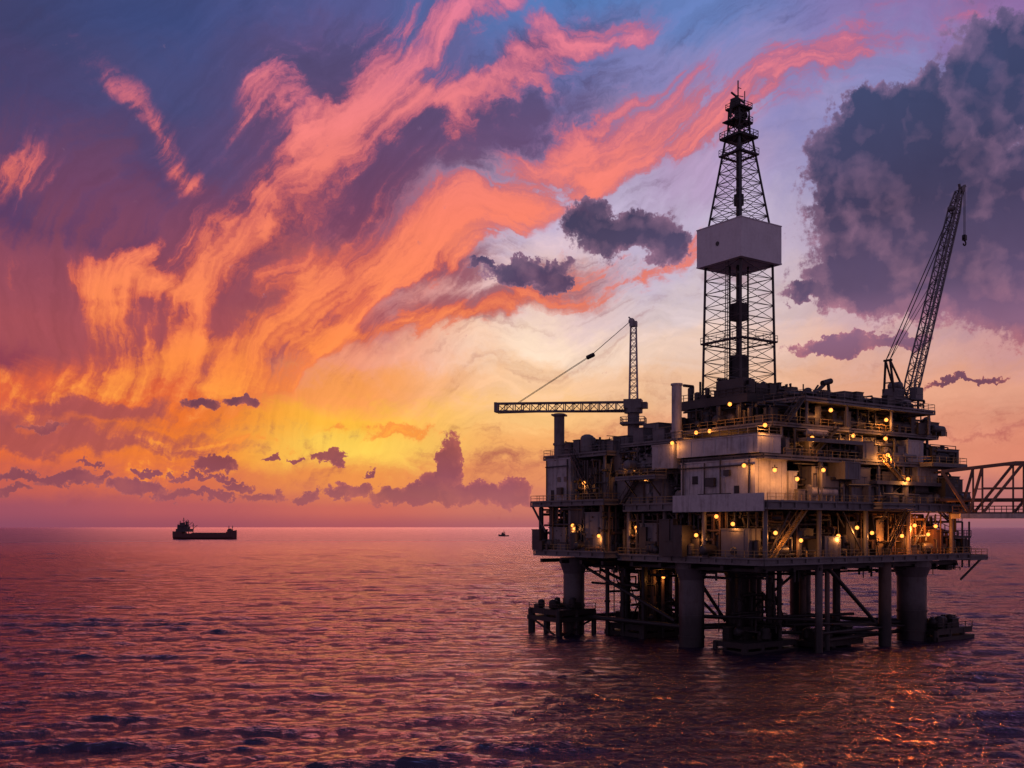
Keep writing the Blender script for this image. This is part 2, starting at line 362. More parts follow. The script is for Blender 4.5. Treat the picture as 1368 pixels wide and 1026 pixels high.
B=[((3,18,3.2),(42.5,3,3.2),.4),((14,.8,3.0),(32,1.2,3.0),.25),((14,.8,4.6),(42.5,3,2.4),.2),((3,18,3.2),(1,47,3.2),.4),((12,16,2.2),(42,27,2.2),.4),((12,16,3.4),(3,18,3.4),.35),
   ((42.5,3,2.8),(42,27,2.8),.4),((1,47,3),(22,45,3),.4),((22,45,2.6),(28,27,2.6),.4),((12,16,2.0),(32,1.2,2.0),.3),((16,1,13.8),(29,1.2,4.2),.34),((3,18,13),(10,17,4),.3),
   ((14,12,13),(22,14,3),.25),((1,45,13),(3,22,4),.3),((22,43,12),(22,30,3),.3),((20,20,3),(36,14,3),.3),((36,14,3.4),(42.5,3,3.4),.3),((24,12,13),(12,16,4),.25),((5,30,4),(17,42,4),.3),((3,33,6),(15,33,6),.22),((4,40,8),(16,40,8),.22),((3,31,9.5),(3,44,9.5),.22),
   ((5,44,12),(16,31,4),.3),((3,31,3),(14,42,12),.25),((12,16,12),(20,20,4),.25),((3,18,5.2),(14,.8,5.2),.25),((14,10,5),(30,6,5),.25),((18,2,1.6),(40,4,1.6),.35),((22,8,1.4),(41,10,1.4),.3)]
for a,b,r in B:
    m=MB(); m.tube(a,b,r,10); m.obj('leg_brace',M_black,P)
m=MB()
for k in range(5):
    v=1+k*7; m.beam((-0.5,v,13.6),(53,v,13.6),0.7)
for k in range(9): m.beam((1+k*6.4,0.2,13.3),(1+k*6.4,31,13.3),0.5)
for k in range(4): m.beam((-3,34+k*6,13.6),(23,34+k*6,13.6),0.7)
m.clutter(2,50,2,30,11.3,13.4,50,random.Random(3),'ph')
m.clutter(0,22,32,50,11.3,13.4,30,random.Random(4),'ph')
m.obj('deck_underside_beams',M_black,P)
for (a,b,c,d,zz) in ((-5.5,3,43,52.5,4.6),(44,55,-1,4,1.9),(4,16,7,14,1.4),(4,16,31,41,2.2),(18,30,4,9,1.0)):
    m=MB(); rr=random.Random(int(a*3+99))
    m.box(a,c,zz-.9,b,d,zz); m.box(a-.3,c-.3,zz-2.1,b+.3,d+.3,zz-1.3)
    for q in np.arange(a,b+.1,4.2): m.tube((q,c+.4,-3),(q,c+.4,zz-.1),.5,8); m.tube((q,d-.4,-3),(q,d-.4,zz-.1),.45,8)
    for q in np.arange(c+.5,d+.1,4.2): m.tube((a+.4,q,-3),(a+.4,q,zz-.1),.5,8)
    m.beam((a,c,-.5),(b,c,zz-1.5),.3); m.beam((a,d,zz-1.5),(a,c,-.5),.3)
    if zz>1.5: m.rail([(a,d),(a,c),(b,c)],zz,1.1,2.2,.1)
    m.clutter(a+1,b-1,c+1,d-.5,zz,zz+2.0,14,rr,'bbcbt')
    m.obj('boat_landing',M_black,P)
m=MB(); m.clutter(5,16,31,41,2.5,12,46,random.Random(9),'phvd'); m.obj('riser_pipework',M_black,P)
m=MB(); m.clutter(6,17,8,16,2.5,9,20,random.Random(19),'phv'); m.obj('riser_pipework',M_black,P)
def deck(name,x0,x1,y0,y1,z0,z1,mat=M_steel):
    m=MB(); m.box(x0+.15,y0+.15,z0+.1,x1-.15,y1-.15,z1)
    for a,b in (((x0,y0),(x1,y0)),((x0,y0),(x0,y1)),((x1,y0),(x1,y1)),((x0,y1),(x1,y1))):
        for zz in (z0+.08,z1-.02): m.beam((a[0],a[1],zz),(b[0],b[1],zz),0.28)
        L=math.dist(a,b); k=max(1,int(L/3.1))
        for i in range(k+1):
            x=a[0]+(b[0]-a[0])*i/k; y=a[1]+(b[1]-a[1])*i/k; m.beam((x,y,z0),(x,y,z1),0.2)
    return m.obj(name,mat,P)
deck('lower_deck',-1,54,-1,32,14.2,15.2,M_grey); deck('lower_deck',-4,24,32.3,53,14.6,15.6,M_grey)
deck('main_deck',-1.5,53,-2,30,22.7,23.9,M_grey); deck('main_deck',-4,22,32.3,54,23.9,24.8,M_grey)
deck('upper_deck',0,50,0,28,30.4,31.0,M_grey); deck('upper_deck',-2,18,34,52.5,32.8,33.5,M_grey)
deck('mezzanine_deck',1,20,17,34,29.0,29.5,M_steel); deck('mezzanine_deck',1,19,18,33.5,34.2,34.7,M_grey)
deck('top_deck',3,47,0.8,26,35.6,36.1,M_grey); deck('roof_deck',9,44,-0.5,18,39.7,40.3,M_grey)
deck('intermediate_deck',27,51,-.6,5,27.2,27.6,M_grey); deck('intermediate_deck',9,23,-.8,4,33.4,33.8,M_grey)
deck('overhang_deck',24,33,-3.8,-2.3,23.0,23.7,M_grey); deck('overhang_deck',40,50.5,-2.6,-.3,30.5,30.9,M_grey)
deck('overhang_deck',54.3,60,-1,12,14.0,14.8,M_grey); deck('overhang_deck',-4.2,-1.9,19,29,28.0,28.5,M_grey)
def wall(name,b,mat,step=2.6,**k):
    m=MB(); m.box(*b); x0,y0,z0,x1,y1,z1=b
    for q in np.arange(y0+.8,y1,step): m.box(x0-.05,q,z0+.12,x0-.004,q+.06,z1-.12)
    for q in np.arange(x0+.8,x1,step): m.box(q,y0-.05,z0+.12,q+.06,y0-.004,z1-.12)
    m.box(x0-.12,y0-.12,z1,x1+.12,y1+.12,z1+.16)
    return m.obj(name,mat,P,**k)
wall('wall_module',(-.3,1.4,24.02,7,17.2,30.3),M_box,label='pale grey steel accommodation block')
wall('wall_module',(-.9,0.4,31.3,4.4,17.5,33.9),M_box); wall('wall_module',(-1.3,17.9,29.7,3,23,33.6),M_white)
wall('wall_module',(7.1,1.0,24.02,9,5,28.6),M_white)
wall('wall_module',(8,7,24.02,50,26,30.3),M_steel); wall('wall_module',(5,5,31.2,47,25,35.5),M_steel)
wall('wall_module',(-2.2,44,24.9,10,51.5,32.7),M_white,3.4); wall('wall_module',(-1.2,38,24.9,10,43.9,30.6),M_grey,3.4); wall('wall_module',(3,20,24.1,18,31,28.9),M_steel)
wall('wall_module',(6,10,15.3,30,26,22.5),M_steel); wall('wall_module',(4,36,15.7,18,50,23.8),M_steel)
wall('wall_module',(34,9,15.3,50,26,22.5),M_steel); wall('wall_module',(5,22,31,15,31,34.1),M_grey)
wall('wall_module',(20,4.6,36.3,42,16,39.6),M_steel); wall('wall_module',(30,1.5,31.3,36,4.8,34.2),M_grey)
wall('wall_module',(47,2,31.2,49.5,12,33.4),M_white); wall('wall_module',(22,0.5,24.1,26,5,28.3),M_grey);wall('wall_module',(40,0.2,27.7,46,5,30.2),M_white)
wall('wall_module',(-.6,2.5,15.4,2.2,8,19.6),M_grey); wall('wall_module',(46,1,15.4,49,6,19.4),M_rust)
wall('wall_module',(22,2,40.4,27,7,42.3),M_grey); wall('wall_module',(31,4,40.4,36,9,41.7),M_steel); wall('wall_module',(37.5,.4,31.3,42,4.2,34.9),M_white)
wall('wall_module',(3,34,33.6,9,38,36.4),M_grey); wall('wall_module',(4,27,34.8,8,31,38.2),M_grey); wall('wall_module',(-.6,24.5,24.1,2.4,28.5,27.2),M_white)
wall('wall_module',(14,-.4,15.3,18,3,18.4),M_grey); wall('wall_module',(-3.4,44,15.7,0,49,19.8),M_grey); wall('wall_module',(24,-.2,31.2,27,2,34),M_grey)
wall('wall_module',(-3.2,34,15.7,1,38.5,22.5),M_grey); wall('wall_module',(-3.2,39.5,18.5,2,43.5,23.7),M_steel); wall('wall_module',(-.4,22,15.4,3,27,20.5),M_grey); wall('wall_module',(18,-1.2,27.7,22,3,30.3),M_grey)
def win(name,b,mat): 
    m=MB(); m.box(*b); return m.obj(name,mat,P)
win('window',(-.42,13.3,26.9,-.36,14.5,28.2),M_black)
win('door',(-.42,4.5,24.3,-.36,5.5,26.4),M_black)
for v in (45,47): win('window',(-2.31,v,28.5,-2.26,v+.9,29.4),M_glass)
win('door',(-2.31,49,24.95,-2.26,49.9,27),M_black)
# pipes, ducts and ladders fixed on the pale walls
m=MB(); rr=random.Random(61)
for y,z0_,z1_ in ((2.4,24.2,30.2),(8.2,24.2,33.5),(11.6,24.2,30.2),(16.4,24.2,33.8)): m.tube((-.6,y,z0_),(-.6,y,z1_),.13,8)
m.tube((-.65,1.6,29.5),(-.65,17,29.5),.14,8); m.tube((-.6,6,25.2),(-.6,13,25.2),.1,8); m.box(-.95,9.3,26.4,-.42,11.1,27.8); m.box(-.8,6.2,28,-.42,7.4,28.9)
m.tube((-2.5,44.6,25),(-2.5,44.6,32.6),.15,8); m.tube((-2.5,51,25),(-2.5,51,32.6),.12,8); m.tube((-2.5,44.4,31.4),(-2.5,51.3,31.4),.12,8); m.box(-2.9,46,26,-2.36,47.4,27.4)
m.obj('wall_pipework',M_steel,P)
m=MB()
m.add([(-1.66,-1.6,22.4),(-1.66,17.5,22.4),(-1.66,17.5,25.1),(-1.66,-1.6,25.1),(-1.86,-1.6,22.4),(-1.86,17.5,22.4),(-1.86,17.5,25.1),(-1.86,-1.6,25.1)],[(0,1,2,3),(7,6,5,4),(0,4,5,1),(1,5,6,2),(2,6,7,3),(3,7,4,0)])
m.obj('deck_fascia',M_box,P)
def colm(u,v,z0,z1,r=.35,mat=M_grey):
    m=MB(); m.tube((u,v,z0),(u,v,z1),r,10); m.box(u-r*1.5,v-r*1.5,z0,u+r*1.5,v+r*1.5,z0+.15); m.obj('column',mat,P)
for u in (0.4,13,25,37,50): colm(u,0,15.2,22.6,.4)
for v in (12,21,30): colm(-.2,v,15.2,22.6,.4)
for v in (34,43,52): colm(-3,v,15.6,23.9)
for u in (14,29,36,49): colm(u,.4,24,30.4,.3)
for u in (6,18,33,45): colm(u,1.6,31.1,35.6,.25)
for u in (10,20,32,43): colm(u,0,36.2,39.7,.25)
for v in (20,26,32): colm(1.5,v,24,29,.28); colm(1.5,v,29.5,34.2,.22)
colm(-1.5,35,24.8,32.8,.3)
D=[((1,0,15.3),(6,0,22.5),.22),((24.5,0,15.3),(19,0,22.5),.22),((37.5,0,15.3),(43,0,22.5),.22),((-3,33,15.7),(-3,42,23.8),.24),((-.2,12,15.3),(-.2,20,22.5),.22),((50,0,24),(50,5,30.3),.2),((-3.4,50,19),(-3.8,53.7,23.9),.3),((20,33,15.3),(12,33,22.6),.25),((29.5,.4,24.1),(35.5,.4,27.1),.2),((47,0,31.2),(51.5,0,27.7),.25),((26,-1.9,20.5),(26,-3.6,23),.2),((31,-1.9,20.5),(31,-3.6,23),.2),((53,0,10.5),(59.5,0,14),.3),((53,10,10.5),(59.5,10,14),.3),((-1,21,25),(-4,21,28),.2),((-1,27,25),(-4,27,28),.2)]
for a,b,w in D:
    m=MB(); m.beam(a,b,w); m.obj('deck_brace',M_steel,P)
def rl(pts,z,mat=M_yellow,**k):
    m=MB(); m.rail(pts,z,**k); m.obj('railing',mat,P)
rl([(-1,32),(-1,-1),(54,-1),(54,32)],15.2); rl([(-4,53),(-4,32.3)],15.6); rl([(-4,53),(24,53)],15.6); rl([(54.3,-1),(60,-1),(60,12)],14.8)
rl([(-1.5,30),(-1.5,17.6)],23.9); rl([(-1.5,-2),(24,-2),(24,-3.8),(33,-3.8),(33,-2),(44,-2)],23.9); rl([(53,5),(53,30)],23.9); rl([(22,54),(-4,54),(-4,32.3),(0,32.3)],24.8)
rl([(4.6,0),(40,0),(40,-2.6),(50.5,-2.6),(50.5,0)],31.0); rl([(18,52.5),(-2,52.5),(-2,34),(2,34)],33.5,M_grey); rl([(-1.9,29),(-4.2,29),(-4.2,19),(-1.9,19)],28.5)
rl([(1,34),(1,24)],29.5,M_grey); rl([(1,33.5),(1,18),(4,18)],34.7,M_grey); rl([(3,26),(3,.8),(47,.8),(47,26)],36.1)
rl([(9,18),(9,-.5),(44,-.5),(44,18)],40.3,M_grey); rl([(-.9,17.5),(-.9,.4),(4.4,.4)],34.1,M_grey); rl([(27,-.6),(51,-.6)],27.6); rl([(9,-.8),(23,-.8)],33.8)
def clut(seed,specs,mat,name,kinds):
    rr=random.Random(seed)
    for (x0,x1,y0,y1,z0,z1,n) in specs:
        m=MB(); m.clutter(x0,x1,y0,y1,z0,z1,n,rr,kinds); m.obj(name,mat,P)
L0=[(0,52,0.5,9,15.2,22.3,90),(-.5,3,9,31,15.2,22.3,60),(-3.5,3,33,52,15.6,23.7,70),(50,53.5,1,28,15.2,22,24)]
L1=[(8,51,0.0,6.5,24,30.2,80),(0,2.6,18,33,24,28.9,46),(-3.4,-1.4,33,43,24.8,32,36),(0,4,33.5,38,24.8,32.5,26),(0,4,23.2,33,29.5,34,38)]
L2=[(5,48,0.6,4.6,31.1,35.4,85),(0,18,35,52,33.5,36.5,34),(3,18,19,33,34.7,38,40)]
L3=[(4,46,1.2,4.5,36.2,39.5,80),(10,43,.5,17,40.3,42.3,56),(4,9,3,24,36.2,39.8,40)]
clut(21,L0,M_steel,'pipework','phvppd'); clut(22,L0,M_steel,'process_equipment','bBcvt')
clut(23,L1,M_steel,'pipework','phvpd'); clut(24,L1[:2]+L1[3:],M_grey,'process_equipment','btcpB')
clut(25,L2,M_steel,'pipework','phvp'); clut(26,L2,M_grey,'process_equipment','btcbB')
clut(27,L3,M_black,'pipework','phvp'); clut(28,L3,M_steel,'process_equipment','btcb')
clut(29,L0[:3],M_rust,'pipework','phvvp')
clut(31,[(46,53,-1.6,3,24,30,26),(44,52,-.6,4,31.1,35,24),(42,49,0,6,36.2,39,22)],M_steel,'process_equipment','Bbcpt')
m=MB()
for z in (15.2,18.2,21.0,24.4,27.4):
    w=5.6 if z<20 else 2.6
    m.box(54.2,2,z-.25,54.2+w,9,z); m.rail([(54.2,2),(54.2+w,2),(54.2+w,9)],z,1.15,1.2,.1)
for x in (54.5,57.2,59.5): m.beam((x,2.2,12.5),(x,2.2,21),.25)
m.stairs((54.6,2.5,15.2),(57,8,18.2)); m.stairs((57,3,18.2),(54.8,8,21)); m.stairs((54.6,2.5,24.4),(56,8,27.4)); m.stairs((54.8,3,21),(56.4,8,24.4))
m.clutter(54.4,58.5,2.5,8,12,15,12,random.Random(5),'pvb'); m.clutter(55,59.5,2.2,6,15.2,18,14,random.Random(6),'pvbc')
m.obj('stair_tower',M_steel,P)
for a,b in (((1.5,-0.4,15.2),(9,-.4,22.6)),((-1.9,30,24),(-1.9,25,29.3)),((34,-.9,27.6),(29,-.9,31)),((12,.6,31.1),(18,.6,36)),((-3.2,36,24.8),(-2.6,43,33.3)),((5,-.2,36.2),(9,-.2,40.2)),((30,-.3,15.3),(36,-.3,22.6))):
    m=MB(); m.stairs(a,b); m.obj('staircase',M_yellow if a[0] in (34,1.5) else M_steel,P)
m=MB(); m.tube((2,20.5,33),(2,20.5,Z(2,20.5,515)),.85,20); m.tube((2,20.5,Z(2,20.5,515)),(2,20.5,Z(2,20.5,512.5)),1.0,20); m.tube((2,20.5,36),(2,20.5,36.3),1.05,20); m.obj('exhaust_stack',M_white,P)
for (u,v,r,h) in ((1,43,1.3,3.0),(2,47,1.0,2.2),(6,46,1.2,2.6)):
    m=MB(); m.capsule((u,v,34.1),(u,v,33.6+h),r,18); m.tube((u,v,33.5+h*.5),(u,v,33.5+h*.5+.15),r*1.04,18); m.obj('storage_tank',M_grey,P)
for (a,b,r) in (((12,1,25.6),(18,1,25.6),.8),((30,2,25.4),(36,2,25.4),.9),((11,1,35.0),(16,1,35.0),.6),((39,1.8,37.4),(43,1.8,37.4),.7)):
    m=MB(); m.capsule(a,b,r,18)
    for t in (.2,.8):
        x=a[0]+(b[0]-a[0])*t; m.box(x-.15,a[1]-r*.6,a[2]-r-.7,x+.15,a[1]+r*.6,a[2]-r*.5)
    m.obj('pressure_vessel',M_white,P)
# drill floor
m=MB(); m.box(6.5,9,40.3,21.5,25,41.6); m.box(8,11,36.2,20,24,40.3); m.rail([(6.5,25),(6.5,9),(21.5,9),(21.5,25)],41.6,1.2,1.5,.1)
m.box(6.7,10,41.6,8.6,16,44.4); m.box(8.8,9.2,41.6,13,11,43.6)
m.clutter(7,21,9.3,12,41.6,44.2,24,random.Random(40),'bcvp'); m.clutter(7,9.3,12,24,41.6,45,18,random.Random(41),'bcvp')
m.clutter(19.6,26,9,16,40.3,44.5,22,random.Random(42),'btcvd')
m.box(21.5,8,41.5,27.5,13,41.8); m.beam((22,9,41.8),(27,9,45.4),.5); m.beam((27,9,45.4),(27.5,9,41.8),.4)
m.tube((25.5,9,44.8),(27.8,9,45.4),.5,12)
m.obj('drill_floor',M_steel,P)
# --- derrick
DU,DV=13.7,17.3
def sq(h,z): return [(DU-h,DV-h,z),(DU+h,DV-h,z),(DU+h,DV+h,z),(DU-h,DV+h,z)]
zb=41.6; zx0=Z(DU,DV,356); zx1=Z(DU,DV,306); zc=Z(DU,DV,186); ztop=Z(DU,DV,130)
m=MB(); m.lattice(sq(4.35,zb),sq(4.0,zx0),10,.30,.10); m.lattice(sq(3.7,zx1),sq(1.6,zc),8,.26,.10)
m.lattice(sq(4.0,zx0),sq(3.7,zx1),2,.3,.12)
der=m.obj('derrick',M_steel,P,label='tall dark lattice drilling derrick')
def dpart(m,name,mat,**k): return m.obj(name,mat,der,**k)
m=MB(); h=5.05
m.box(DU-h,DV-h,zx0+.2,DU+h,DV-h+.2,zx1); m.box(DU-h,DV+h-.2,zx0+.2,DU+h,DV+h,zx1)
m.box(DU-h,DV-h+.203,zx0+.2,DU-h+.2,DV+h-.203,zx1); m.box(DU+h-.2,DV-h+.203,zx0+.2,DU+h,DV+h-.203,zx1)
m.box(DU-h-.06,DV-h-.06,zx0-.05,DU+h+.06,DV+h+.06,zx0+.197)
m.box(DU-h-.08,DV-h-.08,zx1,DU+h+.08,DV+h+.08,zx1+.15)
dpart(m,'wind_wall',M_clean)
m=MB(); m.tube((DU-h-.10,DV+.2,zx1-3.3),(DU-h-.02,DV+.2,zx1-3.3),.38,14); dpart(m,'vent_opening',M_steel)
m=MB()
for (a,b,r) in ((-.8,-.6,.32),(.9,.5,.32),(0,0,.55),(1.4,-.8,.18),(-1.4,.8,.18)): m.tube((DU+a,DV+b,zb),(DU+a,DV+b,zc if r>.3 else zx0),r*(1 if r<.5 else .9),8)
m.box(DU-1.2,DV-1.2,zb+4,DU+1.2,DV+1.2,zb+8); m.box(DU-1.0,DV-1.0,zb+14,DU+1.0,DV+1.0,zb+17); m.box(DU-.6,DV-.6,zx1+4,DU+.6,DV+.6,zx1+6)
dpart(m,'travelling_block',M_black)
for z,hh in ((zb+10,4.6),(zc-3,2.4)):
    m=MB()
    for (a,b,c,d) in ((-hh,-hh,hh,-hh+.7),(-hh,hh-.7,hh,hh),(-hh,-hh+.71,-hh+.7,hh-.71),(hh-.7,-hh+.71,hh,hh-.71)): m.box(DU+a,DV+b,z,DU+c,DV+d,z+.12)
    m.rail([(DU-hh,DV-hh),(DU+hh,DV-hh),(DU+hh,DV+hh),(DU-hh,DV+hh),(DU-hh,DV-hh)],z+.12,1.1,1.8,.06)
    dpart(m,'walkway',M_steel)
m=MB(); m.beam((DU-4.6,DV-1,zb),(DU-4.3,DV-1,zx0),.1); m.beam((DU-4.6,DV-1.5,zb),(DU-4.3,DV-1.5,zx0),.1)
for z in np.arange(zb,zx0,.45): m.beam((DU-4.5,DV-1.5,z),(DU-4.5,DV-1,z),.06)
dpart(m,'ladder',M_steel)
m=MB(); 
m.box(DU-2.3,DV-2.3,zc-.1,DU+2.3,DV+2.3,zc+.1); m.rail([(DU-2.3,DV-2.3),(DU+2.3,DV-2.3),(DU+2.3,DV+2.3),(DU-2.3,DV+2.3),(DU-2.3,DV-2.3)],zc+.1,1.1,1.1,.08)
m.lattice(sq(1.35,zc+.1),sq(1.2,zc+5),3,.22,.13); m.box(DU-2.4,DV-1.2,zc+2.7,DU+2.2,DV+1.6,zc+2.9); m.rail([(DU-2.4,DV-1.2),(DU+2.2,DV-1.2),(DU+2.2,DV+1.6)],zc+2.9,1.0,1.0,.07)
m.tube((DU-.9,DV-.5,zc+4.0),(DU+.9,DV-.5,zc+4.0),.7,16)
m.box(DU-1.6,DV-1.6,zc+5,DU+1.6,DV+1.6,zc+5.15); m.rail([(DU-1.6,DV-1.6),(DU+1.6,DV-1.6),(DU+1.6,DV+1.6),(DU-1.6,DV+1.6),(DU-1.6,DV-1.6)],zc+5.15,.9,.9,.07)
m.box(DU-1.6,DV-.7,zc+5.15,DU-.3,DV+.5,zc+6.7); m.beam((DU-2.4,DV-.5,zc+7.3),(DU+1.6,DV+.3,zc+6.8),.25); m.beam((DU-2.6,DV-.5,zc+3),(DU-2.5,DV-.5,zc+5.6),.3)
dpart(m,'crown_block',M_black)
m=MB(); zt=Z(DU,DV,108)
m.beam((DU-.2,DV,zc+5.1),(DU-.2,DV,zt),.16); m.beam((DU+.8,DV-.6,zc+5.1),(DU+.8,DV-.6,zt-1.8),.12); m.beam((DU-.9,DV+.2,zt-2.6),(DU+.9,DV-.2,zt-2.6),.1); m.beam((DU-.2,DV,zt-1.2),(DU+.6,DV,zt-1.2),.1)
dpart(m,'antenna',M_black)
# ------------------------------------------------------------------ CRANES
def crane_left():
    u,v=8,38; X,Y=wxy(u,v)
    a=math.radians(180-14)
    C=empty('pedestal_crane',(X,Y,33.5),a,'lattice mast crane with horizontal boom resting on a post','crane')
    g=lambda py:CAMH+(704-py)*Y/F-33.5
    m=MB(); m.tube((0,0,0),(0,0,g(548)),1.1,20); m.tube((0,0,g(552)),(0,0,g(546)),1.7,20); m.box(-1.6,-1.5,g(546),1.7,1.5,g(534)); m.box(-2.6,-1.0,g(546),-1.6,1.0,g(538))
    m.rail([(-2.2,-2),(2.2,-2),(2.2,2),(-2.2,2),(-2.2,-2)],g(566),1.1,1.1,.1); m.box(-2.3,-2.1,g(566)-.2,2.3,2.1,g(566))
    m.obj('pedestal',M_grey,C)
    m=MB(); z0=g(534); z1=g(436); q=.75
    m.lattice([(-q,-q,z0),(q,-q,z0),(q,q,z0),(-q,q,z0)],[(-.5,-.5,z1),(.5,-.5,z1),(.5,.5,z1),(-.5,.5,z1)],11,.2,.12,False)
    m.box(-.7,-.6,z1,.7,.6,z1+.9); m.tube((.3,-.5,z1+.9),(.3,.5,z1+.9),.6,12); m.beam((-.4,0,z1+.5),(.9,0,z1+1.8),.25)
    m.obj('mast',M_white,C)
    L=26.2; za=g(552)+.2; zb2=g(538)
    m=MB(); w=.85
    m.lattice([(1.6,-w,za+.2),(1.6,w,za+.2),(1.6,w,za+1.9),(1.6,-w,za+1.9)],[(L,-w,zb2-.9),(L,w,zb2-.9),(L,w,zb2+.6),(L,-w,zb2+.6)],15,.26,.16,False)
    m.box(L,-.9,zb2-1.1,L+.5,.9,zb2+.8)
    m.box(1.7,.95,za+.3,L-.4,1.5,za+.42)
    m.obj('boom',M_grey,C)
    m=MB()
    top=Vector((.3,0,z1+1.2)); mid=Vector((8.1,0,g(473))); e=Vector((L-4,0,zb2+.6))
    m.beam(top,mid,.1); 
    for s in (-.35,.35): m.beam(mid+Vector((0,s,0)),e+Vector((0,s,0)),.08)
    m.obj('cable',M_black,C)
    m=MB(); m.capsule(mid+Vector((-.6,0,.2)),mid+Vector((.6,0,-.3)),.42,10); m.obj('pulley_block',M_black,C)
    m=MB(); d=14.1; m.tube((d,0,-1),(d,0,za+.1),1.0,18); m.box(d-1.3,-1.3,za-.35,d+1.3,1.3,za-.05); m.tube((d,0,2),(d,0,2.4),1.2,18); m.obj('boom_rest',M_grey,C)
crane_left()
def crane_right():
    u,v=42,5; X,Y=wxy(u,v)
    C=empty('pedestal_crane',(X,Y,36.2),TH,'tall lattice boom crane raised steeply with hanging hook','crane')
    g=lambda py:CAMH+(704-py)*Y/F-36.2
    m=MB(); m.tube((0,0,-.2),(0,0,g(540)),1.3,20); m.tube((0,0,g(540)),(0,0,g(536)),1.9,20); m.obj('pedestal',M_white,C)
    z=g(536); m=MB(); m.box(-3.4,-1.6,z,2.6,1.6,z+.5); m.box(-3.4,-1.3,z+.5,-.6,1.3,z+2.0); m.capsule((-1.4,-1.0,z+2.6),(-1.4,1.0,z+2.6),.7,12); m.rail([(-3.6,-1.8),(2.8,-1.8),(2.8,1.8)],z+.5,1.1,1,.09); m.obj('machinery_house',M_grey,C)
    m=MB(); m.box(.4,-2.9,z+.2,2.6,-1.65,z+2.3); m.obj('cab',M_grey,C)
    m=MB(); m.box(2.62,-2.8,z+.9,2.66,-1.75,z+2.1); m.box(.6,-2.96,z+1.0,2.4,-2.91,z+2.1); m.obj('window',M_glass,C)
    m=MB(); ap=Vector((-3.6,0,g(484)))
    for s in (-1.1,1.1): m.beam((-3.2,s,z+.5),ap+Vector((0,s*.4,0)),.3); m.beam((.6,s,z+.5),ap+Vector((0,s*.4,0)),.26)
    m.beam(ap+Vector((0,-.8,0)),ap+Vector((0,.8,0)),.35); m.beam((-3.5,-.9,z+3),(-3.5,.9,z+3),.2); m.obj('a_frame',M_black,C)
    b0=Vector((2.6,0,z+.4))
    ut=U(1281,5)-42; Yt=wxy(42+ut,5)[1]; zt=CAMH+(704-256)*Yt/F-36.2
    b1=Vector((ut,0,zt)); d=(b1-b0).normalized(); n=Vector((-d.z,0,d.x)); sd=Vector((0,1,0))
    def ring(p,a,b): return [p-n*a-sd*b,p+n*a-sd*b,p+n*a+sd*b,p-n*a+sd*b]
    m=MB(); p1=b0+d*3.5; p2=b0+(b1-b0)*.9
    m.lattice(ring(b0,.25,1.0),ring(p1,.85,1.0),2,.22,.13,False); m.lattice(ring(p1,.85,1.0),ring(p2,.75,.8),20,.22,.12,False); m.lattice(ring(p2,.75,.8),ring(b1,.4,.5),3,.22,.13,False)
    m.beam(b1,b1+d*1.6+Vector((1.4,0,0)),.5); m.beam(b1-n*.8,b1+d*1.4+n*.5,.35); m.tube(b1+Vector((1.0,-.4,.6)),b1+Vector((1.0,.4,.6)),.6,12); m.tube(p2+n*1.0-sd*.5,p2+n*1.0+sd*.5,.5,12)
    m.obj('boom',M_grey,C)
    m=MB()
    pt=b0+(b1-b0)*.86
    for s in (-.4,.4): m.beam(ap+sd*s,pt+n*.8+sd*s,.12); m.beam(ap+sd*s,b0+(b1-b0)*.55+n*.8+sd*s,.07)
    for s in (-.3,.3): m.beam(b1+Vector((1.2,s,.3)),Vector((2.9,s,z+1.2))-n*1.4,.1)
    hk=Vector((b1.x+1.9,0,b1.z+.9)); zh=CAMH+(704-312)*Yt/F-36.2
    for s in (-.12,.12): m.beam(hk+sd*s,Vector((hk.x,s,zh)),.08)
    m.obj('cable',M_black,C)
    m=MB(); m.box(hk.x-.35,-.3,zh-1.0,hk.x+.35,.3,zh); m.tube((hk.x,-.2,zh-.4),(hk.x,.2,zh-.4),.55,12)
    pts=[Vector((hk.x+.45*math.sin(t),0,zh-1.5+.45*math.cos(t))) for t in np.linspace(0,4.4,9)]
    for a,b in zip(pts[:-1],pts[1:]): m.tube(a,b,.14,6)
    m.obj('hook_block',M_black,C)
crane_right()
# ------------------------------------------------------------------ BRIDGE
bx,by=wxy(U(1258,-2.9),-2.9)
BR=empty('link_bridge',(bx,by,22.0),math.radians(-8),'brown steel truss walkway bridge joined to the oil platform','bridge')
Lb=80; Hb=9.0; Wb=5.0; nb=12
m=MB()
for y in (0,Wb):
    m.beam((0,y,Hb-1.4),(12,y,Hb),.5); m.beam((12,y,Hb),(Lb,y,Hb),.5); m.beam((4.5,y,0.35),(0,y,Hb-1.4),.45)
    for i in range(1,nb+1):
        x=i*Lb/nb; x2=(i+1)*Lb/nb; hz=min(Hb,Hb-1.4+1.4*x/12)
        m.beam((x,y,0.3),(x,y,hz),.26)
        if i<nb: m.beam((x,y,0.3),(x2,y,Hb),.42); m.beam((x,y,4.7),(x2,y,4.7),.2)
    m.beam((4.5,y,0.3),(Lb/nb,y,Hb-.6),.4)
for i in range(0,nb*2):
    x=i*Lb/nb/2; hz=min(Hb,Hb-1.4+1.4*x/12)
    if x>4.5: m.beam((x,0,0),(x,Wb,0),.25)
    m.beam((x,0,hz),(x,Wb,hz),.22)
m.obj('truss',M_bridge,BR)
for y in (0,Wb): m=MB(); m.box(3,y-.3,-.5,Lb,y+.3,.3); m.obj('bottom_beam',M_white,BR)
m=MB(); m.box(2,.6,.3,Lb,Wb-.6,.42); m.obj('walkway',M_steel,BR)
m=MB(); m.rail([(2,.7),(Lb,.7)],.42,1.2,2,.1); m.obj('railing',M_bridge,BR)
m=MB(); m.rail([(2,Wb-.7),(Lb,Wb-.7)],.42,1.2,2,.1); m.obj('railing',M_bridge,BR)
